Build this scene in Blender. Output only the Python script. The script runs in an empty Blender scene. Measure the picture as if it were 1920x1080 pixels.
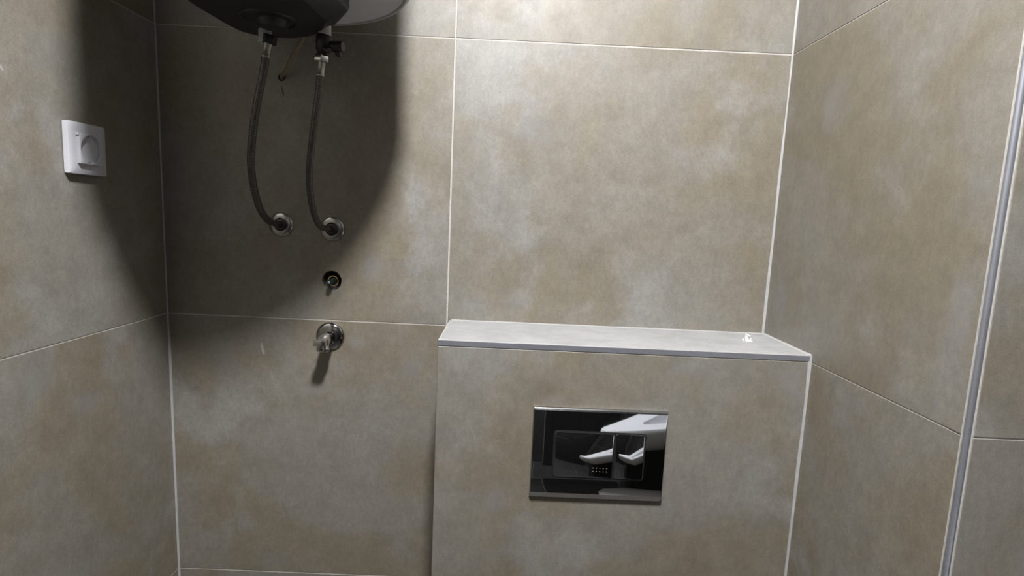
import bpy, bmesh, math, random
from mathutils import Vector, Matrix
random.seed(7)
PI = math.pi
sc = bpy.context.scene
C = sc.collection

# ------------------------------------------------------------------ camera, world, exposure
Z1 = 1.204                                   # height of the middle tile joint above the floor
CAM = Vector((0.7415, -1.1882, Z1 + 0.242))
YAW, PITCH, ROLL, FPX = -0.0091, -0.1278, 0.0457, 1029.87
_f = Vector((-math.sin(YAW)*math.cos(PITCH), math.cos(YAW)*math.cos(PITCH), math.sin(PITCH)))
_r = Vector((math.cos(YAW), math.sin(YAW), 0))
_u = _r.cross(_f)
_r2 = math.cos(ROLL)*_r + math.sin(ROLL)*_u
_u2 = -math.sin(ROLL)*_r + math.cos(ROLL)*_u
cam = bpy.data.cameras.new('camera')
cam.sensor_width = 36.0
cam.lens = FPX/1920*36
cam.clip_start = 0.02
camo = bpy.data.objects.new('camera', cam)
C.objects.link(camo)
camo.matrix_world = Matrix(((_r2.x, _u2.x, -_f.x, CAM.x), (_r2.y, _u2.y, -_f.y, CAM.y), (_r2.z, _u2.z, -_f.z, CAM.z), (0, 0, 0, 1)))
sc.camera = camo
w = bpy.data.worlds.new('world'); sc.world = w; w.use_nodes = True
w.node_tree.nodes['Background'].inputs[0].default_value = (0.8, 0.85, 1.0, 1)
w.node_tree.nodes['Background'].inputs[1].default_value = 0.005
vs = sc.view_settings
vs.view_transform = 'Standard'; vs.look = 'None'; vs.gamma = 1.0; vs.use_curve_mapping = False
vs.exposure = 0.0
LAMP_POS = (0.768, -1.045, Z1 + 1.43)
LAMP_GLOW = 950.0                             # radiance of the lamp's opal dome

# ------------------------------------------------------------------ helpers
def pix(px, py, y):
    """a photograph pixel turned into the point where its ray meets the plane at depth y"""
    d = _r2*((px-960)/FPX) - _u2*((py-540)/FPX) + _f
    return CAM + d*((y-CAM.y)/d.y)

def link(name, me, mat=None, parent=None, loc=None, rot=None):
    o = bpy.data.objects.new(name, me)
    C.objects.link(o)
    if mat is not None and me is not None and not me.materials: me.materials.append(mat)
    if parent is not None: o.parent = parent
    if loc is not None: o.location = loc
    if rot is not None: o.rotation_euler = rot
    return o

def empty(name, loc=(0, 0, 0), rot=(0, 0, 0)):
    o = link(name, None, loc=loc, rot=rot)
    o.empty_display_size = 0.02
    return o

def tag(o, label, cat, group=None):
    o['label'] = label; o['category'] = cat
    if group: o['group'] = group
    return o

def structure(o, label, cat):
    o['kind'] = 'structure'; o['label'] = label; o['category'] = cat
    return o

def mesh(name, bm, smooth=False, angle=None):
    bmesh.ops.recalc_face_normals(bm, faces=bm.faces)
    me = bpy.data.meshes.new(name)
    bm.to_mesh(me); bm.free()
    if smooth:
        me.shade_smooth()
        if angle:
            lim = math.radians(angle)
            b = bmesh.new(); b.from_mesh(me)
            for e in b.edges:
                if len(e.link_faces) == 2 and e.calc_face_angle(0) > lim: e.smooth = False
            b.to_mesh(me); b.free()
    return me

def box_bm(x0, x1, y0, y1, z0, z1, bev=0, seg=1, bm=None):
    b = bmesh.new()
    vv = [b.verts.new((x, y, z)) for x in (x0, x1) for y in (y0, y1) for z in (z0, z1)]
    for f in ((0, 1, 3, 2), (4, 6, 7, 5), (0, 4, 5, 1), (2, 3, 7, 6), (0, 2, 6, 4), (1, 5, 7, 3)):
        b.faces.new([vv[i] for i in f])
    bmesh.ops.recalc_face_normals(b, faces=b.faces)
    if bev: bmesh.ops.bevel(b, geom=list(b.edges), offset=bev, segments=seg, profile=.5, affect='EDGES')
    if bm is None: return b
    me = bpy.data.meshes.new('t'); b.to_mesh(me); b.free(); bm.from_mesh(me); bpy.data.meshes.remove(me)
    return bm

def lathe_bm(prof, n=48, M=None, bm=None):
    """revolve (r, z) profile about z"""
    b = bm or bmesh.new(); rows = []; new = []
    for r, z in prof:
        if r < 1e-6:
            v = b.verts.new((0, 0, z)); rows.append([v]); new.append(v)
        else:
            row = [b.verts.new((r*math.cos(2*PI*i/n), r*math.sin(2*PI*i/n), z)) for i in range(n)]
            rows.append(row); new += row
    for a, c in zip(rows, rows[1:]):
        for i in range(n):
            j = (i+1) % n
            if len(a) == 1 and len(c) == 1: continue
            if len(a) == 1: b.faces.new((a[0], c[i], c[j]))
            elif len(c) == 1: b.faces.new((a[i], a[j], c[0]))
            else: b.faces.new((a[i], a[j], c[j], c[i]))
    if M is not None: bmesh.ops.transform(b, matrix=M, verts=new)
    return b

def smooth_path(pts, n=10):
    P = [Vector(p) for p in pts]; P = [2*P[0]-P[1]] + P + [2*P[-1]-P[-2]]; out = []
    for i in range(1, len(P)-2):
        for k in range(n):
            t = k/n
            out.append(.5*((2*P[i]) + (P[i+1]-P[i-1])*t + (2*P[i-1]-5*P[i]+4*P[i+1]-P[i+2])*t*t + (3*P[i]-P[i-1]-3*P[i+1]+P[i+2])*t**3))
    out.append(P[-2].copy())
    return out

def tube_bm(pts, rad, n=20, caps=True):
    b = bmesh.new(); uv = b.loops.layers.uv.new('UVMap')
    t = (pts[1]-pts[0]).normalized(); nrm = t.orthogonal().normalized(); rows = []; L = [0.0]
    for i, p in enumerate(pts):
        t2 = (pts[min(i+1, len(pts)-1)]-pts[max(i-1, 0)]).normalized()
        nrm = (nrm - t2*nrm.dot(t2)).normalized(); bi = t2.cross(nrm)
        r = rad(i/(len(pts)-1)) if callable(rad) else rad
        rows.append([b.verts.new(p + r*(math.cos(2*PI*k/n)*nrm + math.sin(2*PI*k/n)*bi)) for k in range(n)])
        if i: L.append(L[-1]+(p-pts[i-1]).length)
    for i in range(len(rows)-1):
        for k in range(n):
            j = (k+1) % n
            f = b.faces.new((rows[i][k], rows[i][j], rows[i+1][j], rows[i+1][k]))
            for l, (u, v) in zip(f.loops, ((k, i), (k+1, i), (k+1, i+1), (k, i+1))): l[uv].uv = (u/n, L[v])
    if caps:
        b.faces.new(rows[0]); b.faces.new(rows[-1])
    return b

def axis_matrix(origin, direction):
    """matrix taking the lathe's z axis to a direction"""
    q = Vector(direction).to_track_quat('Z', 'Y')
    return Matrix.Translation(origin) @ q.to_matrix().to_4x4()

def hexnut_bm(r, h, bev, M=None):
    b = bmesh.new()
    bot = [b.verts.new((r*math.cos(PI*k/3), r*math.sin(PI*k/3), 0)) for k in range(6)]
    top = [b.verts.new((v.co.x, v.co.y, h)) for v in bot]
    b.faces.new(bot); b.faces.new(top)
    for k in range(6): b.faces.new((bot[k], bot[(k+1) % 6], top[(k+1) % 6], top[k]))
    bmesh.ops.recalc_face_normals(b, faces=b.faces)
    bmesh.ops.bevel(b, geom=list(b.edges), offset=bev, segments=2, profile=.5, affect='EDGES')
    if M is not None: bmesh.ops.transform(b, matrix=M, verts=b.verts)
    return b

def poly_prism(outline, z0, z1, b=None, inset=1.0, c=(0, 0)):
    b = b or bmesh.new()
    lo = [b.verts.new((x, y, z0)) for x, y in outline]
    hi = [b.verts.new((c[0]+(x-c[0])*inset, c[1]+(y-c[1])*inset, z1)) for x, y in outline]
    n = len(lo)
    for k in range(n): b.faces.new((lo[k], lo[(k+1) % n], hi[(k+1) % n], hi[k]))
    b.faces.new(lo); b.faces.new(hi)
    return b

def rrect(w, h, r, n=5):
    pts = []
    for cx, cy, a0 in ((w/2-r, h/2-r, 0), (-w/2+r, h/2-r, 90), (-w/2+r, -h/2+r, 180), (w/2-r, -h/2+r, 270)):
        for k in range(n+1):
            a = math.radians(a0+90*k/n); pts.append((cx+r*math.cos(a), cy+r*math.sin(a)))
    return pts

def boolean_cut(o, cutters):
    """subtract meshes from an object and keep the result as plain mesh"""
    tmp = []
    for cme in cutters:
        co = bpy.data.objects.new('cutter', cme); C.objects.link(co); tmp.append(co)
        m = o.modifiers.new('b', 'BOOLEAN'); m.operation = 'DIFFERENCE'; m.solver = 'EXACT'; m.object = co
    bpy.context.view_layer.update()
    dg = bpy.context.evaluated_depsgraph_get()
    me = bpy.data.meshes.new_from_object(o.evaluated_get(dg), depsgraph=dg)
    o.modifiers.clear(); o.data = me
    for co in tmp:
        cm = co.data; bpy.data.objects.remove(co); bpy.data.meshes.remove(cm)

# ------------------------------------------------------------------ materials
def new_mat(name):
    m = bpy.data.materials.new(name); m.use_nodes = True
    nt = m.node_tree
    return m, nt, nt.nodes['Principled BSDF']

def simple(name, col, rough=.5, metal=0., noise=0.0, nscale=60., bump=0., spec=.5):
    m, nt, p = new_mat(name)
    p.inputs['Base Color'].default_value = (*col, 1); p.inputs['Roughness'].default_value = rough
    p.inputs['Metallic'].default_value = metal; p.inputs['Specular IOR Level'].default_value = spec
    tc = nt.nodes.new('ShaderNodeTexCoord')
    n = nt.nodes.new('ShaderNodeTexNoise'); n.inputs['Scale'].default_value = nscale; n.inputs['Detail'].default_value = 5
    nt.links.new(tc.outputs['Object'], n.inputs['Vector'])
    mr = nt.nodes.new('ShaderNodeMapRange')
    mr.inputs[1].default_value = .25; mr.inputs[2].default_value = .75
    mr.inputs[3].default_value = 1-noise; mr.inputs[4].default_value = 1+noise
    nt.links.new(n.outputs['Fac'], mr.inputs[0])
    mx = nt.nodes.new('ShaderNodeVectorMath'); mx.operation = 'SCALE'; mx.inputs[0].default_value = col
    nt.links.new(mr.outputs[0], mx.inputs['Scale']); nt.links.new(mx.outputs[0], p.inputs['Base Color'])
    if bump:
        b = nt.nodes.new('ShaderNodeBump'); b.inputs['Strength'].default_value = bump; b.inputs['Distance'].default_value = .001
        nt.links.new(n.outputs['Fac'], b.inputs['Height']); nt.links.new(b.outputs[0], p.inputs['Normal'])
    return m

def tile_material(name, warm, cool, pale, rough=.5, dust=0.0):
    """cement look porcelain: warm and cool clouds, pale smears, fine vertical grain"""
    m, nt, p = new_mat(name); N = nt.nodes.new; Lk = nt.links.new
    tc = N('ShaderNodeTexCoord'); oi = N('ShaderNodeObjectInfo')
    off = N('ShaderNodeVectorMath'); off.operation = 'SCALE'; off.inputs[0].default_value = (7.3, 19.7, 13.1)
    Lk(oi.outputs['Random'], off.inputs['Scale'])
    add = N('ShaderNodeVectorMath'); add.operation = 'ADD'
    Lk(tc.outputs['Object'], add.inputs[0]); Lk(off.outputs[0], add.inputs[1])
    def noise(scale, detail, rough_, vec_scale=(1, 1, 1), dist=0.0):
        mp = N('ShaderNodeMapping'); mp.inputs['Scale'].default_value = vec_scale
        Lk(add.outputs[0], mp.inputs['Vector'])
        n = N('ShaderNodeTexNoise'); n.inputs['Scale'].default_value = scale; n.inputs['Detail'].default_value = detail
        n.inputs['Roughness'].default_value = rough_; n.inputs['Distortion'].default_value = dist
        Lk(mp.outputs[0], n.inputs['Vector']); return n.outputs['Fac']
    def ramp(fac, a, b_, lo=0., hi=1.):
        r = N('ShaderNodeMapRange'); r.inputs[1].default_value = a; r.inputs[2].default_value = b_
        r.inputs[3].default_value = lo; r.inputs[4].default_value = hi; r.interpolation_type = 'SMOOTHSTEP'
        Lk(fac, r.inputs[0]); return r.outputs[0]
    def mix(fac, a, b_, mode='MIX'):
        x = N('ShaderNodeMix'); x.data_type = 'RGBA'; x.blend_type = mode
        if isinstance(fac, float): x.inputs[0].default_value = fac
        else: Lk(fac, x.inputs[0])
        for s, v in ((6, a), (7, b_)):
            if isinstance(v, tuple): x.inputs[s].default_value = (*v, 1)
            else: Lk(v, x.inputs[s])
        return x.outputs[2]
    cloud = ramp(noise(3.6, 8, .6, dist=.4), .40, .60)
    col = mix(cloud, warm, cool)
    col = mix(ramp(noise(4.2, 9, .62, (1, 1, .8), .15), .50, .68, 0, .8), col, pale)
    rust = ramp(noise(2.3, 6, .6), .55, .75, 0, .35)
    col = mix(rust, col, tuple(c*k for c, k in zip(warm, (.98, .91, .82))))
    grain = ramp(noise(120, 5, .7, (1, 1, .6)), .3, .7, .92, 1.08)
    speck = ramp(noise(420, 2, .5), .3, .7, .92, 1.08)
    ml = N('ShaderNodeMath'); ml.operation = 'MULTIPLY'; Lk(grain, ml.inputs[0]); Lk(speck, ml.inputs[1])
    fleck = ramp(noise(55, 6, .72), .60, .70, 1.0, 1.13)
    ml2 = N('ShaderNodeMath'); ml2.operation = 'MULTIPLY'; Lk(ml.outputs[0], ml2.inputs[0]); Lk(fleck, ml2.inputs[1])
    v = N('ShaderNodeVectorMath'); v.operation = 'SCALE'; Lk(col, v.inputs[0]); Lk(ml2.outputs[0], v.inputs['Scale'])
    out = v.outputs[0]
    if dust:
        d = ramp(noise(14, 8, .7, (1, 1, 2.5)), .25, .75, dust*.75, min(1., dust*1.2))
        out = mix(d, out, (.35, .353, .357))
    mott = ramp(noise(22, 6, .7), .32, .68, .93, 1.07)
    v2 = N('ShaderNodeVectorMath'); v2.operation = 'SCALE'; Lk(out, v2.inputs[0]); Lk(mott, v2.inputs['Scale']); out = v2.outputs[0]
    Lk(out, p.inputs['Base Color'])
    Lk(ramp(noise(20, 6, .6), .3, .7, rough-.06, rough+.1), p.inputs['Roughness'])
    p.inputs['Specular IOR Level'].default_value = .72
    b = N('ShaderNodeBump'); b.inputs['Strength'].default_value = .12; b.inputs['Distance'].default_value = .0006
    Lk(noise(260, 4, .6, (1, 1, .45)), b.inputs['Height']); Lk(b.outputs[0], p.inputs['Normal'])
    return m

M_tile = tile_material('cement_tile', (.164, .143, .106), (.182, .170, .146), (.224, .220, .208), .49)
M_tile_dusty = tile_material('dusty_cement_tile', (.20, .195, .18), (.22, .217, .21), (.25, .25, .25), .6, .6)
M_assumed_dark_tile = tile_material('assumed_dark_tile', (.035, .033, .031), (.045, .044, .043), (.055, .055, .054), .5)  # dark tone assumed for out-of-view tiles, to weaken bounce and deepen shadows
M_grout = simple('white_grout', (.40, .385, .36), .9, noise=.12, nscale=140, bump=.3)
M_silicone = simple('white_silicone', (.35, .347, .345), .45, noise=.08, nscale=50)
M_alu = simple('satin_aluminium', (.36, .37, .415), .42, .75, noise=.10, nscale=22)
M_chrome = simple('chrome', (.62, .62, .63), .06, 1.0)
M_chrome_dull = simple('dull_chrome', (.55, .54, .53), .2, 1.0, noise=.08, nscale=80)
M_flange = simple('satin_chrome_flange', (.36, .345, .335), .25, .9, noise=.06, nscale=60)
M_dark_chrome = simple('dark_chrome', (.34, .335, .33), .10, 1.0)
M_ferrule = simple('worn_ferrule', (.36, .34, .31), .42, .9, noise=.1, nscale=90)
M_black_metal = simple('blackened_metal', (.06, .055, .052), .35, .8)
M_bright_plastic = simple('bright_white_plastic', (.80, .80, .80), .35)
M_mirror = simple('polished_chrome_plate', (.40, .41, .43), .025, 1.0)
M_gap = simple('black_gap', (.008, .008, .009), .5)
M_white_plastic = simple('white_plastic', (.54, .545, .585), .32, noise=.02)
M_white_enamel = simple('white_enamel', (.72, .73, .74), .28, noise=.02)
M_rim = simple('grey_plastic_rim', (.42, .42, .43), .4)
M_dark_plastic = simple('charcoal_plastic', (.013, .0145, .015), .48, noise=.06)
M_black_plastic = simple('black_plastic', (.012, .012, .013), .45)
M_nipple = simple('white_nipple', (.58, .58, .58), .4, .1, noise=.05)
M_steel = simple('steel', (.62, .61, .58), .22, 1.0, noise=.08, nscale=90)
M_brass = simple('brass', (.70, .52, .22), .25, 1.0, noise=.15, nscale=120)
M_green = simple('dark_green_plug', (.004, .016, .009), .5)
M_cable = simple('tan_cable', (.20, .16, .11), .5, noise=.05)
M_pencil = simple('pencil_line', (.13, .12, .10), .8, noise=.3, nscale=200)
M_chip = simple('pale_scuff', (.29, .275, .25), .8, noise=.2, nscale=200)
M_stain = simple('rust_stain', (.11, .085, .06), .8, noise=.3, nscale=200)
M_smudge = simple('grey_smudge', (.19, .185, .175), .8, noise=.25, nscale=150)
M_paint = simple('white_paint', (.30, .30, .29), .8, noise=.03, nscale=8)
M_ceramic = simple('white_ceramic', (.80, .81, .83), .08)
M_added_dark = simple('added_dark_finish', (.018, .017, .017), .45, noise=.15, nscale=6)  # near-black finish of the added door and basin unit, darkens reflections
M_cavity = simple('raw_wall_cavity', (.10, .09, .08), .95, noise=.3, nscale=120, bump=.6)

def emissive(name, col, s):
    m, nt, p = new_mat(name)
    p.inputs['Emission Color'].default_value = (*col, 1); p.inputs['Emission Strength'].default_value = s
    p.inputs['Base Color'].default_value = (.8, .8, .8, 1)
    return m

def braid_material():
    m, nt, p = new_mat('steel_braid'); N = nt.nodes.new; Lk = nt.links.new
    uv = N('ShaderNodeUVMap'); sep = N('ShaderNodeSeparateXYZ'); Lk(uv.outputs[0], sep.inputs[0])
    def strand(sgn):
        a = N('ShaderNodeMath'); a.operation = 'MULTIPLY'; a.inputs[1].default_value = 2*PI*8*sgn; Lk(sep.outputs['X'], a.inputs[0])
        b = N('ShaderNodeMath'); b.operation = 'MULTIPLY_ADD'; b.inputs[1].default_value = 2*PI/.0075; Lk(sep.outputs['Y'], b.inputs[0]); Lk(a.outputs[0], b.inputs[2])
        s = N('ShaderNodeMath'); s.operation = 'SINE'; Lk(b.outputs[0], s.inputs[0]); return s.outputs[0]
    mx = N('ShaderNodeMath'); mx.operation = 'MULTIPLY'; Lk(strand(1), mx.inputs[0]); Lk(strand(-1), mx.inputs[1])
    r = N('ShaderNodeMapRange'); r.inputs[1].default_value = -1; r.inputs[2].default_value = 1; Lk(mx.outputs[0], r.inputs[0])
    c = N('ShaderNodeMix'); c.data_type = 'RGBA'; c.inputs[6].default_value = (.035, .031, .03, 1); c.inputs[7].default_value = (.16, .145, .135, 1)
    Lk(r.outputs[0], c.inputs[0]); Lk(c.outputs[2], p.inputs['Base Color'])
    p.inputs['Metallic'].default_value = .7; p.inputs['Roughness'].default_value = .4
    bp = N('ShaderNodeBump'); bp.inputs['Strength'].default_value = .5; bp.inputs['Distance'].default_value = .0008
    Lk(r.outputs[0], bp.inputs['Height']); Lk(bp.outputs[0], p.inputs['Normal'])
    return m
M_braid = braid_material()

# ------------------------------------------------------------------ the room
W, COL, D = 1.312, 0.6127, 0.5385
BX, BD, BT = 0.6185, 0.196, Z1 + 0.0126       # boxed-in cistern: left side, depth, top
XR, YR, ZC = 1.62, -2.35, 2.66                # far right wall, wall behind the camera, ceiling
ROWS = [0.0, Z1-.602, Z1, Z1+.602, Z1+1.204, ZC]
TH, REC = .010, .0008

_tiles = {}
def tile_mesh(w_, h_):
    k = (round(w_, 4), round(h_, 4))
    if k not in _tiles:
        _tiles[k] = mesh('tile', box_bm(-w_/2, w_/2, 0, TH, -h_/2, h_/2, .0006))
    return _tiles[k]

def tile(parent, a0, a1, b0, b1, place, rot, jl=.001, jr=.001, jb=.001, jt=.001, mat=None):
    """one tile spanning a0..a1 across and b0..b1 up, less its share of the joints"""
    w_, h_ = (a1-jr)-(a0+jl), (b1-jt)-(b0+jb)
    me = tile_mesh(w_, h_)
    if mat is not None: me = me.copy()
    o = link('tile', me, mat or M_tile, parent)
    o.location = place((a0+jl+a1-jr)/2, (b0+jb+b1-jt)/2); o.rotation_euler = rot
    return o

def wall(name, x0, x1, y0, y1, z0, z1, label, org=(0, 0, 0), mat=None):
    ox, oy, oz = org
    o = link(name, mesh(name, box_bm(x0-ox, x1-ox, y0-oy, y1-oy, z0-oz, z1-oz)), mat or M_grout, loc=org)
    return structure(o, label, 'wall')

# back wall (behind the heater and the box)
wb = wall('wall_back', -.12, W+.12, REC, .15, 0, ZC, 'tiled back wall carrying the heater hoses and the boxed ledge')
pb = lambda a, b: (a, 0, b)
back_tiles = {}
for r in range(len(ROWS)-1):
    back_tiles[0, r] = tile(wb, -.012, COL, ROWS[r], ROWS[r+1], pb, (0, 0, 0), 0, .0018, .0011, .0011)
    back_tiles[1, r] = tile(wb, COL, W+.004, ROWS[r], ROWS[r+1], pb, (0, 0, 0), .0018, 0, .0015, .0015)
# the two drilled holes: an empty outlet hole and a cable hole
HOLE = pix(622, 526, 0); CHOLE = pix(528, 145, 0)
def cutter(c, r, d, rough=0.0, n=40):
    b = bmesh.new()
    ring = [(r*(1+rough*random.uniform(-1, 1))*math.cos(2*PI*k/n), r*(1+rough*random.uniform(-1, 1))*math.sin(2*PI*k/n)) for k in range(n)]
    f = [b.verts.new((c.x+x, -.02, c.z+z)) for x, z in ring]; g = [b.verts.new((c.x+x, d, c.z+z)) for x, z in ring]
    b.faces.new(f); b.faces.new(g)
    for k in range(n): b.faces.new((f[k], f[(k+1) % n], g[(k+1) % n], g[k]))
    return mesh('cutter', b)
t0 = back_tiles[0, 2]
t0.data = t0.data.copy()
seed = random.getstate()
boolean_cut(t0, [cutter(HOLE, .0215, .03, .03), cutter(CHOLE, .0075, .03)])
random.setstate(seed)
wb.data.materials.append(M_cavity)
boolean_cut(wb, [cutter(HOLE, .0217, .060, .03), cutter(CHOLE, .0076, .06)])
for p_ in wb.data.polygons:
    cc = p_.center
    if .002 < cc.y < .07 and 0 < cc.x < .6: p_.material_index = 1

# left wall, very slightly out of plumb
ORGL = (.0012, 0, Z1)
wl = wall('wall_left', -.15, -REC+.0012, YR-.15, .10, 0, ZC, 'tiled left wall with the white power socket', ORGL)
wl.rotation_euler = (0, -.0083, 0)
pl = lambda a, b: (0, -a, b-Z1)
for r in range(len(ROWS)-1):
    for a0, a1 in ((0-.0, 1.2), (1.2, -YR)):
        tile(wl, a0, a1, ROWS[r], ROWS[r+1], pl, (0, 0, PI/2))
# right wall of the niche
wr = wall('wall_right', W+REC, W+.15, -D+.02, .15, 0, ZC, 'tiled right wall of the niche ending in the metal corner strip')
pr_ = lambda a, b: (W, -a, b)
for r in range(len(ROWS)-1):
    tile(wr, 0, D-.001, ROWS[r], ROWS[r+1], pr_, (0, 0, -PI/2), 0, 0, .0009, .0009)
# wall that carries on to the right, beyond the metal strip
TP = .0072                                    # width of the metal corner strip
wn = wall('wall_return', W+.002, XR+.15, -D-TP+REC, -D+.10, 0, ZC, 'tiled wall right of the metal corner strip')
pn = lambda a, b: (a, -D-TP, b)
for r in range(len(ROWS)-1):
    tile(wn, W+TP+.001, XR, ROWS[r], ROWS[r+1], pn, (0, 0, 0), .001, 0, .0009, .0009)
# the walls behind and beside the camera (seen only as reflections), dark tone assumed to cut bounce light
wf = wall('wall_rear', -.12, XR+.15, YR-.15, YR-REC, 0, ZC, 'unseen wall behind the camera, tiled dark to cut bounce light, with an added door')
for r in range(len(ROWS)-1):
    for a0, a1 in ((0, .70), (.70, 1.55), (1.55, XR)):
        if a0 == .70 and r < 3: continue
        tile(wf, a0, a1, ROWS[r], ROWS[r+1], lambda a, b: (a, YR, b), (0, 0, PI), mat=M_assumed_dark_tile)
ws = wall('wall_side', XR+REC, XR+.15, YR-.15, -D, 0, ZC, 'unseen side wall to the right of the camera, tiled dark to cut bounce light')
for r in range(len(ROWS)-1):
    tile(ws, D+TP, -YR, ROWS[r], ROWS[r+1], lambda a, b: (XR, -a, b), (0, 0, -PI/2), mat=M_assumed_dark_tile)
fl = structure(link('floor', mesh('floor', box_bm(-.15, XR+.15, YR-.15, .15, -.12, -REC)), M_grout), 'tiled bathroom floor', 'floor')
for i in range(3):
    for j in range(2):
        a0, a1 = i*.6, min((i+1)*.6, XR); b0, b1 = (-1.2, 0) if j == 0 else (YR, -1.2)
        if a1 > W and j == 0:
            b1 = -D-TP
        if a1 > W and a0 < W and j == 0: b1 = -D-TP
        tile(fl, a0, a1, b0, b1, lambda a, b: (a, b, 0), (-PI/2, 0, 0), mat=M_assumed_dark_tile)
structure(link('ceiling', mesh('ceiling', box_bm(-.15, XR+.15, YR-.15, .15, ZC, ZC+.12)), M_paint), 'white painted ceiling', 'ceiling')
dr = structure(link('added_door_1', mesh('door', box_bm(.705, 1.545, YR-.004, YR+.03, .005, ROWS[3]-.002, .002)), M_added_dark), 'dark door added behind the camera, unseen, to darken the plate reflection', 'door')  # unseen, added so the flush plate mirrors something dark
for x_ in (.79, 1.16):
    for z_ in (.15, .95):
        link('added_door_panel', mesh('panel', box_bm(x_, x_+.30, YR+.028, YR+.038, z_, z_+.68, .006, 2)), M_added_dark, dr)

# boxed-in cistern with its ledge
bx = structure(link('wall_boxing', mesh('boxing', box_bm(BX+REC, W+.001, -BD+REC, .001, 0, BT-REC)), M_grout),
               'boxed-in tiled half wall with a ledge and a chrome flush plate', 'wall')
PH = .0108                                    # height of the metal strip along the ledge
tile(bx, BX, W, ROWS[1], BT-PH, lambda a, b: (a, -BD, b), (0, 0, 0), .0003, .004, .001, .0016)
tile(bx, BX, W, 0, ROWS[1], lambda a, b: (a, -BD, b), (0, 0, 0), .0003, .004)
tile(bx, 0, BD-.0002, ROWS[1], BT-.0105, lambda a, b: (BX, -a, b), (0, 0, -PI/2), 0, .0016, .001, .001)
tile(bx, 0, BD-.0002, 0, ROWS[1], lambda a, b: (BX, -a, b), (0, 0, -PI/2), 0, .0016)
tile(bx, BX, W, -BD+.0022, 0, lambda a, b: (a, b, BT), (-PI/2, 0, 0), .002, .003, .0012, .003, mat=M_tile_dusty)
link('grout_line', mesh('g', box_bm(BX+.0005, BX+.0030, -BD+.003, -.002, BT-.004, BT-.0002)), M_grout, bx)
link('grout_line', mesh('g', box_bm(BX+.001, W-.004, -BD+.0001, -BD+.0032, BT-.004, BT+.0001)), M_grout, bx)

# metal edge strips
t1 = link('trim_1', mesh('trim', box_bm(BX-.0004, W-.003, -BD-.0006, -BD+.0022, BT-PH, BT-.0003, .0006, 2)), M_alu)
structure(t1, 'satin aluminium edge strip along the front of the ledge', 'trim')
t2 = link('trim_2', mesh('trim', box_bm(W-.0004, W+TP, -D-TP-.0004, -D, 0, ZC, .0034, 3), True, 60), M_alu)
structure(t2, 'satin aluminium strip up the outside wall corner', 'trim')
link('grout_line', mesh('g', box_bm(W-.0001, W+.003, -D, -D+.0012, 0, ZC)), M_grout, wr)
link('grout_line', mesh('g', box_bm(W+TP, W+TP+.0013, -D-TP-.0001, -D-TP+.002, 0, ZC)), M_grout, wn)

def bead(parent, p0, p1, u, v, wu, wv, name='silicone_bead', n=40, jit=.25):
    """a run of silicone filling a corner; wu, wv are its two leg widths, as functions of 0..1"""
    p0, p1, u, v = map(Vector, (p0, p1, u, v)); b = bmesh.new(); rows = []
    ph = random.uniform(0, 9)
    for i in range(n+1):
        t = i/n; p = p0.lerp(p1, t); k = 1+jit*.5*(math.sin(t*31+ph)+math.sin(t*13.7+2*ph))*.6
        a, c = wu(t)*k, wv(t)*k
        rows.append([b.verts.new(q) for q in (p-.001*u-.001*v, p+a*u-.0004*v, p+a*u+.0003*v, p+.36*a*u+.36*c*v, p+c*v+.0003*u, p+c*v-.0004*u)])
    for r0, r1 in zip(rows, rows[1:]):
        for k in range(6): b.faces.new((r0[k], r0[(k+1) % 6], r1[(k+1) % 6], r1[k]))
    b.faces.new(rows[0]); b.faces.new(rows[-1])
    me = mesh(name, b, True, 50)
    return link(name, me, M_silicone, parent)
lx = lambda z: .0012-.0083*(z-Z1)
def lz(t, a, b): return a+(b-a)*t
bead(wb, (lx(0), 0, 0), (lx(ZC), 0, ZC), (1, 0, 0), (0, -1, 0), lambda t: .0040 if t < .44 else .0022, lambda t: .0020, n=120)
bead(wb, (W, 0, BT), (W, 0, ZC), (-1, 0, 0), (0, -1, 0), lambda t: .0044-.0022*t, lambda t: .0022, n=90, jit=.5)
bead(bx, (BX+.004, 0, BT), (W, 0, BT), (0, 0, 1), (0, -1, 0), lambda t: .0016, lambda t: .0045+.004*t**6, n=60)
bead(bx, (W, 0, BT), (W, -BD, BT), (-1, 0, 0), (0, 0, 1), lambda t: .0070, lambda t: .0022, n=30)
bead(bx, (W, -BD, 0), (W, -BD, BT), (-1, 0, 0), (0, -1, 0), lambda t: .0036+.003*t**10, lambda t: .0022, n=90, jit=.5)

# small marks on the tiles
def mark(parent, pts, mat, name, y=-.0002):
    b = bmesh.new(); b.faces.new([b.verts.new((p.x, y, p.z)) for p in pts])
    return link(name, mesh(name, b), mat, parent)
def pline(parent, a, b_, wpx, mat, name):
    p, q = pix(*a, 0), pix(*b_, 0); d = (q-p).normalized(); nn = Vector((-d.z, 0, d.x))*wpx/1750
    return mark(parent, [p-nn, q-nn*.6, q+nn*.6, p+nn], mat, name)
pline(wb, (641, 398), (639, 500), .7, M_pencil, 'pencil_mark')
pline(wb, (639.5, 470), (639.3, 478), 1.3, M_pencil, 'pencil_mark')
pline(wb, (490, 440), (571, 443.5), .7, M_pencil, 'pencil_mark')
pline(wb, (590, 443), (600, 443.5), .7, M_pencil, 'pencil_mark')
mark(wb, [pix(*q, 0) for q in ((527, 160), (530, 163), (533, 178), (531, 181), (528, 172))], M_stain, 'stain')
mark(wb, [pix(*q, 0) for q in ((766, 503), (784, 505), (791, 509), (787, 517), (779, 519), (774, 512), (765, 507))], M_smudge, 'smudge')
mark(wb, [pix(*q, 0) for q in ((490, 640), (493, 647), (497, 664), (494, 666), (489, 652))], M_chip, 'scuff')
b = bmesh.new()
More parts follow.
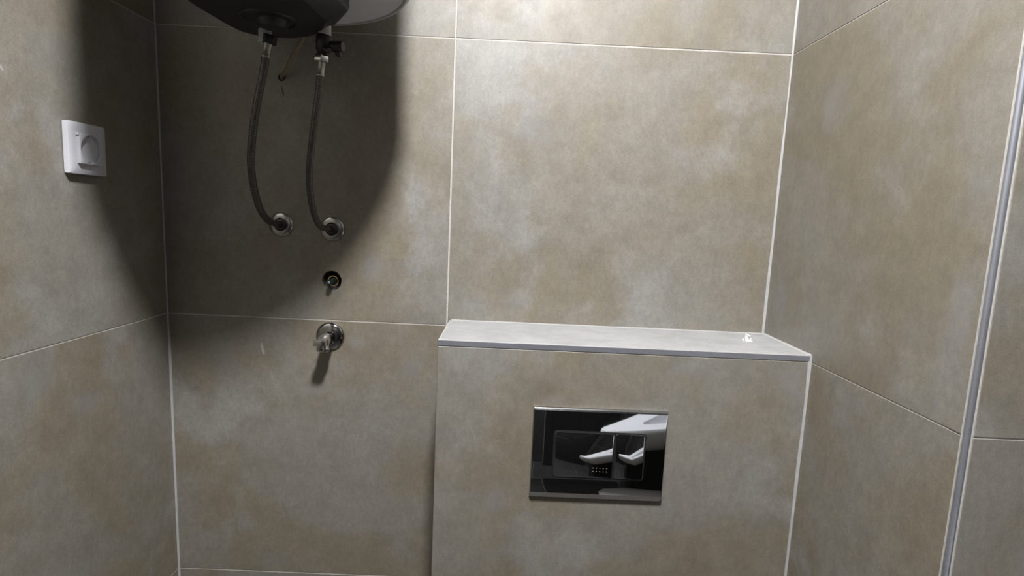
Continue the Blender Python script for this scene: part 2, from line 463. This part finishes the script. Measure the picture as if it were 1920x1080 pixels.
def pixl(px, py, x=.0014):
    d = _r2*((px-960)/FPX) - _u2*((py-540)/FPX) + _f
    return CAM + d*((x-CAM.x)/d.x)
b.faces.new([b.verts.new((.0003, q.y, q.z-Z1)) for q in (pixl(*p) for p in ((3, 118), (7, 122), (11, 134), (8, 133), (4, 127)))])
link('scuff', mesh('scuff', b), M_chip, wl)

def smear_material():
    m, nt, p = new_mat('cement_haze'); N = nt.nodes.new; Lk = nt.links.new
    uv = N('ShaderNodeUVMap'); oi = N('ShaderNodeObjectInfo'); tc = N('ShaderNodeTexCoord')
    ln = N('ShaderNodeVectorMath'); ln.operation = 'LENGTH'; Lk(uv.outputs[0], ln.inputs[0])
    n = N('ShaderNodeTexNoise'); n.noise_dimensions = '4D'; n.inputs['Scale'].default_value = 34; n.inputs['Detail'].default_value = 7; n.inputs['Roughness'].default_value = .62
    ww = N('ShaderNodeMath'); ww.operation = 'MULTIPLY'; ww.inputs[1].default_value = 40; Lk(oi.outputs['Random'], ww.inputs[0]); Lk(ww.outputs[0], n.inputs['W'])
    mp = N('ShaderNodeMapping'); mp.inputs['Scale'].default_value = (1, 1, .55); Lk(tc.outputs['Object'], mp.inputs['Vector']); Lk(mp.outputs[0], n.inputs['Vector'])
    a = N('ShaderNodeMath'); a.operation = 'MULTIPLY_ADD'; a.inputs[1].default_value = -2.3; a.inputs[2].default_value = 1.9; Lk(n.outputs['Fac'], a.inputs[0])
    s_ = N('ShaderNodeMath'); s_.operation = 'ADD'; Lk(ln.outputs['Value'], s_.inputs[0]); Lk(a.outputs[0], s_.inputs[1])
    r = N('ShaderNodeMapRange'); r.interpolation_type = 'SMOOTHSTEP'; r.inputs[1].default_value = 1.65; r.inputs[2].default_value = .75
    r.inputs[3].default_value = 0; r.inputs[4].default_value = .22; Lk(s_.outputs[0], r.inputs[0])
    e = N('ShaderNodeMapRange'); e.inputs[1].default_value = 1.0; e.inputs[2].default_value = .3; Lk(ln.outputs['Value'], e.inputs[0])
    al = N('ShaderNodeMath'); al.operation = 'MULTIPLY'; Lk(r.outputs[0], al.inputs[0]); Lk(e.outputs[0], al.inputs[1])
    Lk(al.outputs[0], p.inputs['Alpha']); p.inputs['Base Color'].default_value = (.35, .35, .355, 1); p.inputs['Roughness'].default_value = .8
    return m
M_haze = smear_material()
def smear(parent, c, du, dv, n, local=(0, 0, 0)):
    """thin film of dried cement on a tile: centre, two half axes, outward normal"""
    b = bmesh.new(); uv = b.loops.layers.uv.new('UVMap'); K = 20
    rim = [(math.cos(2*PI*k/K), math.sin(2*PI*k/K)) for k in range(K)]
    f = b.faces.new([b.verts.new(Vector(du)*x+Vector(dv)*y) for x, y in rim])
    for l, q in zip(f.loops, rim): l[uv].uv = q
    me = bpy.data.meshes.new('haze'); b.to_mesh(me); b.free()
    return link('cement_haze', me, M_haze, parent, Vector(c)+Vector(n)*.0003-Vector(local))
for (px, py, a, c) in ((885, 575, .05, .035), (675, 640, .05, .03), (770, 690, .05, .06), (1010, 250, .10, .06), (700, 500, .05, .07), (960, 565, .09, .02), (620, 545, .035, .03)):
    smear(wb, pix(px, py, 0), (a, 0, 0), (0, 0, c), (0, -1, 0))
for (px, py, a, c) in ((1478, 725, .045, .06), (930, 690, .06, .04), (915, 935, .09, .06), (1040, 750, .05, .02), (1290, 690, .09, .03), (1250, 950, .06, .03)):
    smear(bx, pix(px, py, -BD), (a, 0, 0), (0, 0, c), (0, -1, 0))
def pixx(px, py, x):
    d = _r2*((px-960)/FPX) - _u2*((py-540)/FPX) + _f
    return CAM + d*((x-CAM.x)/d.x)
for (px, py, a, c) in ((1466, 560, .04, .09), (1835, 350, .045, .05), (1580, 780, .05, .06), (1800, 590, .05, .10), (1560, 200, .10, .08)):
    smear(wr, pixx(px, py, W), (0, a, 0), (0, 0, c), (-1, 0, 0))
for (px, py, a, c) in ((309, 700, .03, .06), (60, 720, .10, .06), (160, 760, .08, .05)):
    q = pixx(px, py, 0); smear(wl, (.0, q.y, q.z-Z1), (0, a, 0), (0, 0, c), (1, 0, 0))

# ------------------------------------------------------------------ ceiling lamp
cl = tag(empty('ceiling_light', (LAMP_POS[0], LAMP_POS[1], ZC)), 'round white ceiling lamp above the camera', 'lamp')
link('housing', mesh('housing', lathe_bm([(0, -.0005), (.115, -.0005), (.115, -.006), (.095, -.010), (.088, -.010), (.088, -.004), (0, -.004)], 64), True, 30), M_white_plastic, cl)
dome = [(.088*math.cos(a), -.006-.055*math.sin(a)) for a in [PI/2*k/12 for k in range(12)]] + [(0, -.061)]
link('diffuser', mesh('diffuser', lathe_bm(dome, 48), True, 30), emissive('lamp_diffuser', (1.0, .995, 1.0), LAMP_GLOW), cl)

# ------------------------------------------------------------------ water heater
HX, HY, HK, HB = .345, -.272, 1.042, Z1+.597
wh = tag(empty('water_heater', (HX, HY, HB)), 'white cylindrical water heater with charcoal bottom cover hung above the hoses', 'water heater')
link('tank', mesh('tank', lathe_bm([(r_*HK, z_) for r_, z_ in [(0, .010), (.12, .009), (.175, .006), (.200, .002), (.204, .0005), (.208, .0012), (.2125, .006), (.217, .018), (.217, .55), (.205, .575), (.16, .59), (0, .595)]], 96), True, 50), M_white_enamel, wh)
link('rim', mesh('rim', lathe_bm([(r_*HK, z_) for r_, z_ in [(.2022, .0012), (.2045, -.0008), (.2085, -.0006), (.2142, .0062), (.2180, .0165), (.2180, .020), (.2165, .020), (.2125, .008), (.2075, .0022)]], 96), True, 60), M_rim, wh)
link('mounting_bracket', mesh('bracket', box_bm(-.12, .12, .205, .2715, .38, .44, .003)), M_steel, wh)
# charcoal cover: outline where it meets the tank, a smaller flat bottom, slanted sides between
def capz(px, py, z):
    d = _r2*((px-960)/FPX) - _u2*((py-540)/FPX) + _f
    p = CAM + d*((z-CAM.z)/d.z); return (p.x-HX, p.y-HY)
zc_ = Z1+.572
outl = [capz(*q, zc_) for q in ((385, 10), (406, 23), (441, 41), (480, 51.5), (520, 55.5), (560, 56.5), (600, 51.5), (628, 45.5), (641, 33), (652, 21), (655, 15), (650, 9))]
fr = [(.112, -.045), (.105, -.095), (.070, -.135), (0, -.150), (-.070, -.140), (-.118, -.105), (-.136, -.055), (-.138, -.005)]
outl = outl + fr
cx_ = sum(p[0] for p in outl)/len(outl); cy_ = sum(p[1] for p in outl)/len(outl)
b = bmesh.new()
L0 = [b.verts.new((cx_+(x-cx_)*1.0, cy_+(y-cy_)*1.0, .008)) for x, y in outl]
L1 = [b.verts.new((x, y, zc_-HB)) for x, y in outl]
L1b = [b.verts.new((cx_+(x-cx_)*.975, cy_+(y-cy_)*.975, zc_-HB-.004)) for x, y in outl]
L2 = [b.verts.new((cx_+(x-cx_)*(.80 if x < .06 else .70), cy_+(y-cy_)*.80, Z1+.549-HB)) for x, y in outl]
n_ = len(outl)
for A, B in ((L0, L1), (L1, L1b), (L1b, L2)):
    for k in range(n_): b.faces.new((A[k], A[(k+1) % n_], B[(k+1) % n_], B[k]))
b.faces.new(L2); b.faces.new(L0)
cover = link('bottom_cover', mesh('cover', b, True, 22), M_dark_plastic, wh)
rc = capz(505, 36, Z1+.549)
link('recess_ring', mesh('ring', lathe_bm([(.040, .0005), (.041, -.0022), (.044, -.0022), (.0455, .0005)], 48, Matrix.Translation((rc[0], rc[1], Z1+.549-HB))), True, 50), M_dark_plastic, cover)
link('recess_disc', mesh('disc', lathe_bm([(0, -.0006), (.0395, -.0006), (.0395, .001), (0, .001)], 48, Matrix.Translation((rc[0], rc[1], Z1+.549-HB))), True, 50), M_black_plastic, cover)
link('thermostat_knob', mesh('knob', lathe_bm([(0, -.012), (.020, -.012), (.023, -.009), (.026, .001), (0, .001)], 40, Matrix.Translation((rc[0]+.004, rc[1]+.006, Z1+.549-HB))), True, 40), M_dark_plastic, cover)
NY = -.17
PA, PB = pix(497, 66, NY), pix(609, 58, NY)
for q, zb_ in ((PA, pix(497, 80, NY).z), (PB, pix(606, 70, NY).z)):
    link('pipe_nipple', mesh('nipple', lathe_bm([(0, HB-zb_+.0), (.0108, HB-zb_), (.0108, .003), (.0118, .0015), (.0118, 0), (0, 0)], 32, Matrix.Translation((q.x-HX, q.y-HY, zb_-HB))), True, 40), M_nipple, wh)

# ------------------------------------------------------------------ hoses and safety valve
def braided_hose(label, px_path, top, nutz, group, nut_mat, rad):
    """px_path: (pixel x, pixel y, depth) down to the wall; top: point under its connection"""
    pts = [top] + [pix(*q) for q in px_path]
    path = smooth_path(pts, 10)
    h = tag(empty('braided_hose', tuple(pts[-1])), label, 'hose', group)
    off = Matrix.Translation(-pts[-1])
    def put(name, bm_, mat, ang=40):
        bmesh.ops.transform(bm_, matrix=off, verts=bm_.verts)
        return link(name, mesh(name, bm_, True, ang), mat, h)
    put('hose', tube_bm(path, rad, 22), M_braid, 60)
    d0 = (path[0]-path[3]).normalized()
    put('ferrule', lathe_bm([(0, -.004), (rad*1.10, -.004), (rad*1.14, -.003), (rad*1.14, -.001), (rad*1.04, .0), (rad*1.04, .014), (rad*1.10, .0165), (rad*1.10, .020), (rad*.8, .0215), (0, .0215)], 28, axis_matrix(path[0], d0)), M_ferrule)
    put('nut', hexnut_bm(.0140, nutz, .0011, axis_matrix(path[0]+d0*.0205, d0)), nut_mat, 25)
    d1 = (path[-1]-path[-4]).normalized()
    put('ferrule', lathe_bm([(0, -.016), (rad*1.05, -.016), (rad*1.1, -.014), (rad*1.1, .004), (0, .004)], 28, axis_matrix(path[-1], d1)), M_black_metal)
    put('nut', hexnut_bm(.0120, .013, .001, axis_matrix((pts[-1].x, -.0185, pts[-1].z), (0, 1, 0))), M_black_metal, 25)
    return h
topA = pix(499, 104, NY)
braided_hose('braided steel hose hanging straight from the white nipple, nearer the corner',
             ((493, 140, -.170), (481, 200, -.168), (472, 270, -.158), (471, 315, -.143), (477, 355, -.120), (488, 392, -.092), (504, 414, -.058), (526, 421, -.016)),
             topA, .014, 'braided hoses under the heater', M_black_plastic, .0068)
topB = pix(601, 139, NY)
braided_hose('braided steel hose hanging from the black safety valve',
             ((597, 175, -.170), (589, 235, -.166), (582, 295, -.152), (580, 335, -.137), (583, 370, -.117), (590, 404, -.090), (602, 425, -.058), (622, 429.5, -.016)),
             topB, .011, 'braided hoses under the heater', M_steel, .0062)

nutB_top = pix(601, 102, NY).z
sv = tag(empty('safety_valve', (PB.x-.004, NY, nutB_top)), 'black safety valve with side lever between heater nipple and hose', 'valve')
hv = pix(606, 68, NY).z-nutB_top
link('valve_body', mesh('body', lathe_bm([(0, 0), (.0095, 0), (.0095, .004), (.0125, .007), (.0128, hv-.016), (.0142, hv-.013), (.0142, hv-.001), (.0125, hv+.0015), (0, hv+.0015)], 32, Matrix.Rotation(math.atan2(.004, hv), 4, 'Y')), True, 40), M_black_plastic, sv)
link('lever_stem', mesh('stem', lathe_bm([(0, .006), (.0075, .006), (.0075, .018), (.0095, .019), (.0095, .036), (.008, .038), (0, .038)], 28, axis_matrix((0, 0, hv*.42), (1, -.12, .02))), True, 40), M_black_plastic, sv)
link('lever', mesh('lever', box_bm(.024, .033, -.009, .006, hv*.42-.0150, hv*.42-.008, .0015, 2)), M_black_plastic, sv)
link('outlet', mesh('outlet', lathe_bm([(0, 0), (.006, 0), (.006, .016), (.0045, .018), (0, .018)], 24, axis_matrix((.004, -.004, .010), (.7, -.6, -.4))), True, 40), M_black_plastic, sv)

def escutcheon(px, py, r, label, group, mat):
    c = pix(px, py, 0)
    e = tag(empty('escutcheon', (c.x, 0, c.z)), label, 'escutcheon', group)
    M = axis_matrix((0, 0, 0), (0, -1, 0))
    link('flange', mesh('flange', lathe_bm([(r, 0), (r, .0015), (r*.97, .0030), (r*.90, .0044), (r*.60, .0064), (r*.54, .0064), (r*.51, .0055), (r*.50, .0005)], 56, M), True, 40), mat, e)
    link('pipe_stub', mesh('stub', lathe_bm([(r*.49, .0004), (r*.49, .0030), (.0088, .0040), (.0088, .0205), (0, .0205)], 36, M), True, 40), M_black_plastic, e)
    return e
escutcheon(527.5, 421, .0258, 'round chrome escutcheon at the foot of the hose nearer the corner', 'chrome escutcheons on the wall', M_flange)
escutcheon(623.5, 429.5, .0262, 'round chrome escutcheon at the foot of the hose with the safety valve', 'chrome escutcheons on the wall', M_flange)

# power cable from its hole up to the heater
cpts = [Vector((CHOLE.x, .03, CHOLE.z-.004)), Vector((CHOLE.x, 0, CHOLE.z)), pix(535, 134, -.018), pix(549, 104, -.045), pix(561, 84, -.070), pix(568, 68, -.085), pix(570, 55, -.10), pix(571, 45, -.12)]
o = link('power_cable', mesh('cable', tube_bm(smooth_path([p-CHOLE for p in cpts], 8), .0042, 14), True, 60), M_cable, loc=tuple(CHOLE))
tag(o, 'tan power cable leaving a small hole behind the heater', 'cable')

# ------------------------------------------------------------------ capped pipe in the open hole
bf = tag(empty('pipe_fitting', (HOLE.x, .058, HOLE.z)), 'brass pipe fitting with dark green plug inside the open wall hole', 'pipe fitting')
M = axis_matrix((.001, 0, -.0015), (0, -1, 0))
link('brass_ring', mesh('ring', lathe_bm([(.0125, 0), (.0125, .050), (.0118, .052), (.0098, .052), (.0092, .050), (.0092, .015), (0, .015)], 36, M), True, 40), M_brass, bf)
link('plug', mesh('plug', lathe_bm([(0, .016), (.0085, .016), (.0085, .046), (.0078, .049), (.0066, .050), (.0062, .077), (.0050, .080), (0, .080)], 28, M), True, 40), M_green, bf)
link('plug_tip', mesh('tip', lathe_bm([(.0010, .0798), (.0010, .0806), (.0021, .0806), (.0021, .0798)], 20, M), True, 40), M_nipple, bf)

# ------------------------------------------------------------------ angle valve
VC = pix(619.5, 630, 0)
av = tag(empty('angle_valve', (VC.x, 0, VC.z)), 'chrome angle valve with square handle below the open hole', 'valve')
M = axis_matrix((0, 0, 0), (0, -1, 0))
link('flange', mesh('flange', lathe_bm([(.0312, 0), (.0312, .0012), (.0302, .0035), (.0275, .0060), (.0215, .0085), (.0155, .0098), (.0118, .0102), (.0112, .0095), (.0112, .0005)], 64, M), True, 40), M_dark_chrome, av)
link('neck', mesh('neck', lathe_bm([(.0098, .0005), (.0098, .020), (.0112, .0212), (.0112, .0235), (0, .0235)], 36, M), True, 40), M_chrome_dull, av)
link('valve_body', mesh('body', lathe_bm([(0, .0225), (.0118, .0225), (.0128, .0245), (.0132, .040), (.0125, .046), (.0105, .052), (.0095, .056), (0, .056)], 40, M), True, 40), M_chrome, av)
b = box_bm(-.0130, .0120, -.0705, -.0535, -.0070, .0056, .0012, 2)
link('handle', mesh('handle', b, True, 35), M_chrome, av)
Md = axis_matrix((0, -.034, -.006), (0, -.10, -1))
ol = link('outlet', mesh('outlet', lathe_bm([(0, 0), (.0088, 0), (.0088, .012), (.0100, .0135), (.0100, .0160), (.0080, .0170), (.0080, .0205), (0, .0205)], 32, Md), True, 40), M_chrome, av)
bb = bmesh.new()
for k in range(4):
    z_ = .017+.0012*k; lathe_bm([(.0079, z_-.0006), (.0086, z_), (.0079, z_+.0006)], 28, Md, bb)
link('thread', mesh('thread', bb, True, 60), M_chrome_dull, ol)
Mp = axis_matrix((-.003, -.056, -.006), (0, -.1, -1))
link('screw_cap', mesh('cap', lathe_bm([(0, 0), (.0062, 0), (.0062, .006), (.0076, .0075), (.0076, .0125), (.006, .0145), (0, .0145)], 28, Mp), True, 40), M_chrome_dull, av)

# ------------------------------------------------------------------ flush plate
FX, FZ, FW, FH = .9268, Z1-.1950, .2520, .1785
fp = tag(empty('flush_plate', (FX, -BD, FZ)), 'polished chrome dual flush plate on the boxed wall', 'flush plate')
prof = [(0, FH/2), (.0060, FH/2), (.0088, FH/2-.0014), (.0100, FH/2-.0042)]
for k in range(1, 13): prof.append((.0100, FH/2-.0042-(FH/2-.0042+.0452)*k/12))
for k in range(1, 9):
    t = k/8; prof.append((.0100+.0022*t*t, -.0452-.0300*t))
prof += [(.0110, -.0768), (.0028, -FH/2+.0004), (.0, -FH/2)]
b = bmesh.new(); rows = []
for d_, z_ in prof:
    hw = FW/2
    rows.append([b.verts.new(v) for v in ((-hw, 0, z_), (-hw, -d_*.72, z_), (-hw+.0016, -d_*.97, z_), (-hw+.0034, -d_, z_), (hw-.0034, -d_, z_), (hw-.0016, -d_*.97, z_), (hw, -d_*.72, z_), (hw, 0, z_))])
for r0, r1 in zip(rows, rows[1:]):
    for k in range(7):
        try: b.faces.new((r0[k], r0[k+1], r1[k+1], r1[k]))
        except ValueError: pass
bmesh.ops.remove_doubles(b, verts=b.verts, dist=1e-6)
body = link('plate_body', mesh('plate', b, True, 18), M_mirror, fp)
def flat_panel(w_, h_, r, y0, y1, cx, cz, dome=0.0):
    b = bmesh.new(); out = rrect(w_, h_, r)
    n = len(out); rings = []
    for s, y in ((0, y0), (0, y1+.0003), (.00015, y1+.0001), (.0004, y1)):
        rings.append([b.verts.new((cx+x*(1-2*s/w_), y, cz+z*(1-2*s/h_))) for x, z in out])
    for a, c in zip(rings, rings[1:]):
        for k in range(n): b.faces.new((a[k], a[(k+1) % n], c[(k+1) % n], c[k]))
    b.faces.new(rings[0]); b.faces.new(rings[-1])
    return b
bx0, bx1, bx2 = .8430-FX, .9555-FX, 1.0120-FX
bz0, bz1 = Z1-.2385-FZ, Z1-.1497-FZ
link('button_gap', mesh('gap', flat_panel(bx2-bx0+.0046, bz1-bz0+.0046, .006, -.008, -.01015, (bx0+bx2)/2, (bz0+bz1)/2)), M_gap, fp)
for x0, x1, lab in ((bx0, bx1-.0012, 'wide full flush button'), (bx1+.0012, bx2, 'narrow half flush button')):
    me = mesh('button', flat_panel(x1-x0-.0008, bz1-bz0-.0012, .0042, -.009, -.0114, (x0+x1)/2, (bz0+bz1)/2), True, 25)
    bt = link('button', me, M_mirror, fp); bt['label'] = lab
    if x0 == bx0:
        for i in range(5):
            for j in range(2):
                dm = lathe_bm([(0, .0004), (.0007, .0003), (.0010, 0)], 10, axis_matrix((x1-.036+i*.0064, -.0114, bz0+.0135+j*.0066), (0, -1, 0)))
                link('dot', mesh('dot', dm, True), M_ferrule, bt)

# ------------------------------------------------------------------ power socket on the left wall
SY, SZ, SW, SH = -.2155, Z1+.3245, .0850, .0865
ps = tag(empty('power_socket', (.0014-.0083*.3245+.0012, SY, SZ), (0, -.0083, PI/2)), 'white power socket on the left tiled wall', 'socket')
ps.rotation_euler = (0, 0, PI/2)
def ring_panel(w_, h_, r, y_back, y_front, cr, hole_r, depth, n=64, pillow=0.0):
    """square panel with a round well: front faces -y"""
    b = bmesh.new(); A = [2*PI*k/n for k in range(n)]
    def sq(wx, hz):
        out = []
        for a in A:
            c, s = math.cos(a), math.sin(a); k = (abs(c/(wx/2))**50+abs(s/(hz/2))**50)**(-1/50); out.append((k*c, k*s))
        return out
    rings = [[(x, y_back, z) for x, z in sq(w_, h_)], [(x, y_front+cr+pillow, z) for x, z in sq(w_, h_)],
             [(x, y_front+cr*.3+pillow, z) for x, z in sq(w_-cr*.6, h_-cr*.6)], [(x, y_front+pillow*.8, z) for x, z in sq(w_-cr*2, h_-cr*2)],
             [(x*.7, y_front, z*.7) for x, z in sq(w_-cr*2, h_-cr*2)] if pillow else None,
             [(hole_r*math.cos(a), y_front, hole_r*math.sin(a)) for a in A], [((hole_r-.0006)*math.cos(a), y_front+.0006, (hole_r-.0006)*math.sin(a)) for a in A],
             [((hole_r-.0012)*math.cos(a), y_front+depth, (hole_r-.0012)*math.sin(a)) for a in A]]
    rings = [[b.verts.new(p) for p in r_] for r_ in rings if r_]
    for a, c in zip(rings, rings[1:]):
        for k in range(n): b.faces.new((a[k], a[(k+1) % n], c[(k+1) % n], c[k]))
    b.faces.new(rings[-1]); b.faces.new(rings[0])
    return b
link('faceplate', mesh('faceplate', ring_panel(SW, SH, .003, 0, -.0095, .0012, .0250, .006, pillow=.0007), True, 35), M_white_plastic, ps)
ins = link('socket_insert', mesh('insert', ring_panel(.0510, .0505, .002, -.0085, -.0155, .0006, .0241, .0148), True, 35), M_white_plastic, ps)
for s in (-1, 1):
    link('pin_hole', mesh('pin', lathe_bm([(0, 0), (.0026, 0), (.0026, .0004), (0, .0004)], 20, axis_matrix((s*.0095, -.0009, 0), (0, -1, 0)))), M_gap, ins)
    link('earth_clip', mesh('clip', box_bm(-.002, .002, -.0105, -.0012, s*.0215-.0006, s*.0215+.0006)), M_steel, ins)
link('latch', mesh('latch', box_bm(-.0275, -.0235, -.0150, -.0095, .0215, .0255, .0008, 2)), M_white_plastic, ps)

# ------------------------------------------------------------------ bit of white plastic left on the ledge
def pz(px, py, z):
    d = _r2*((px-960)/FPX) - _u2*((py-540)/FPX) + _f
    return CAM + d*((z-CAM.z)/d.z)
TS = pz(1401, 640, BT)
ts = tag(empty('tile_spacer', (TS.x, TS.y, BT)), 'small broken white plastic tile spacer on the ledge', 'tile spacer')
b = bmesh.new()
quad = [(-.0042, 0), (.0030, 0), (.0002, .0085), (-.0030, .0125), (-.0052, .0125)]
poly_f = [b.verts.new((x, -.0016, z)) for x, z in quad]; poly_b = [b.verts.new((x*.9-.0004, .0020, z)) for x, z in quad]
b.faces.new(poly_f); b.faces.new(poly_b)
for k in range(5): b.faces.new((poly_f[k], poly_f[(k+1) % 5], poly_b[(k+1) % 5], poly_b[k]))
link('wedge', mesh('wedge', b), M_bright_plastic, ts)
b = box_bm(-.0058, .0058, -.0018, .0018, -.0012, .0012, .0007, 2)
link('top_bar', mesh('bar', b), M_bright_plastic, ts, (.0004, .0004, .0132), (0, .42, 0))
b = box_bm(-.0045, .0065, -.0012, .0012, 0, .0020, .0006, 2)
link('foot_bar', mesh('bar', b), M_bright_plastic, ts, (.0035, -.0006, .0), (0, 0, -.25))
b = box_bm(-.0018, .0018, -.0014, .0014, 0, .0075, .0007, 2)
link('arm', mesh('arm', b), M_bright_plastic, ts, (.0052, .0040, 0), (0, .5, 0))
b = box_bm(-.0014, .0014, -.0014, .0014, 0, .0048, .0006, 2)
link('arm', mesh('arm', b), M_bright_plastic, ts, (-.0070, .0030, 0), (0, -.2, 0))

# ------------------------------------------------------------------ washbasin (out of frame, mirrored in the flush plate)
wbn = tag(empty('washbasin', (1.40, -.93, Z1-.40)), 'white ceramic washbasin mirrored in the flush plate, over an added dark unit', 'washbasin')
b = bmesh.new()
top = [(-.345, .075), (-.325, .085), (.22, .085), (.22, -.22), (.06, -.19), (-.10, -.075), (-.33, .045), (-.345, .060)]
ccx, ccy = .02, -.03
def ring(k, z, sh=0): return [b.verts.new((ccx+sh+(x-ccx-sh)*k, ccy+(y-ccy)*k, z)) for x, y in top]
R = [ring(.72, -.085, .1), ring(.95, -.055, .05), ring(1.0, -.030), ring(1.0, -.006), ring(.985, 0), ring(.52, -.002, .1), ring(.45, -.04, .1), ring(.25, -.06, .1)]
for a, c in zip(R, R[1:]):
    for k in range(len(a)): b.faces.new((a[k], a[(k+1) % len(a)], c[(k+1) % len(a)], c[k]))
b.faces.new(R[0]); b.faces.new(R[-1])
link('bowl', mesh('bowl', b, True, 35), M_ceramic, wbn)
cab = link('added_cabinet', mesh('added_cabinet', box_bm(-.17, .22, -.10, .06, -.80, -.080, .003)), M_added_dark, wbn)  # unseen dark unit added under the basin to blacken the plate's reflection
link('added_cabinet_door', mesh('added_cabinet_door', box_bm(-.188, -.17, -.098, .058, -.74, -.085, .002)), M_added_dark, cab)
link('handle', mesh('handle', box_bm(-.200, -.188, -.08, -.07, -.35, -.22, .002)), M_steel, cab)
tp = link('tap', mesh('tap', lathe_bm([(0, -.004), (.022, -.004), (.022, .004), (.018, .008), (.018, .09), (.015, .096), (0, .096)], 32, Matrix.Translation((.185, -.06, 0))), True, 40), M_chrome, wbn)
link('spout', mesh('spout', tube_bm(smooth_path([Vector((.185, -.06, .06)), Vector((.14, -.055, .068)), Vector((.09, -.05, .062)), Vector((.075, -.05, .048))], 6), .009, 16), True, 60), M_chrome, tp)
link('tap_lever', mesh('lever', box_bm(.10, .195, -.067, -.053, .096, .104, .003, 2)), M_chrome, tp)
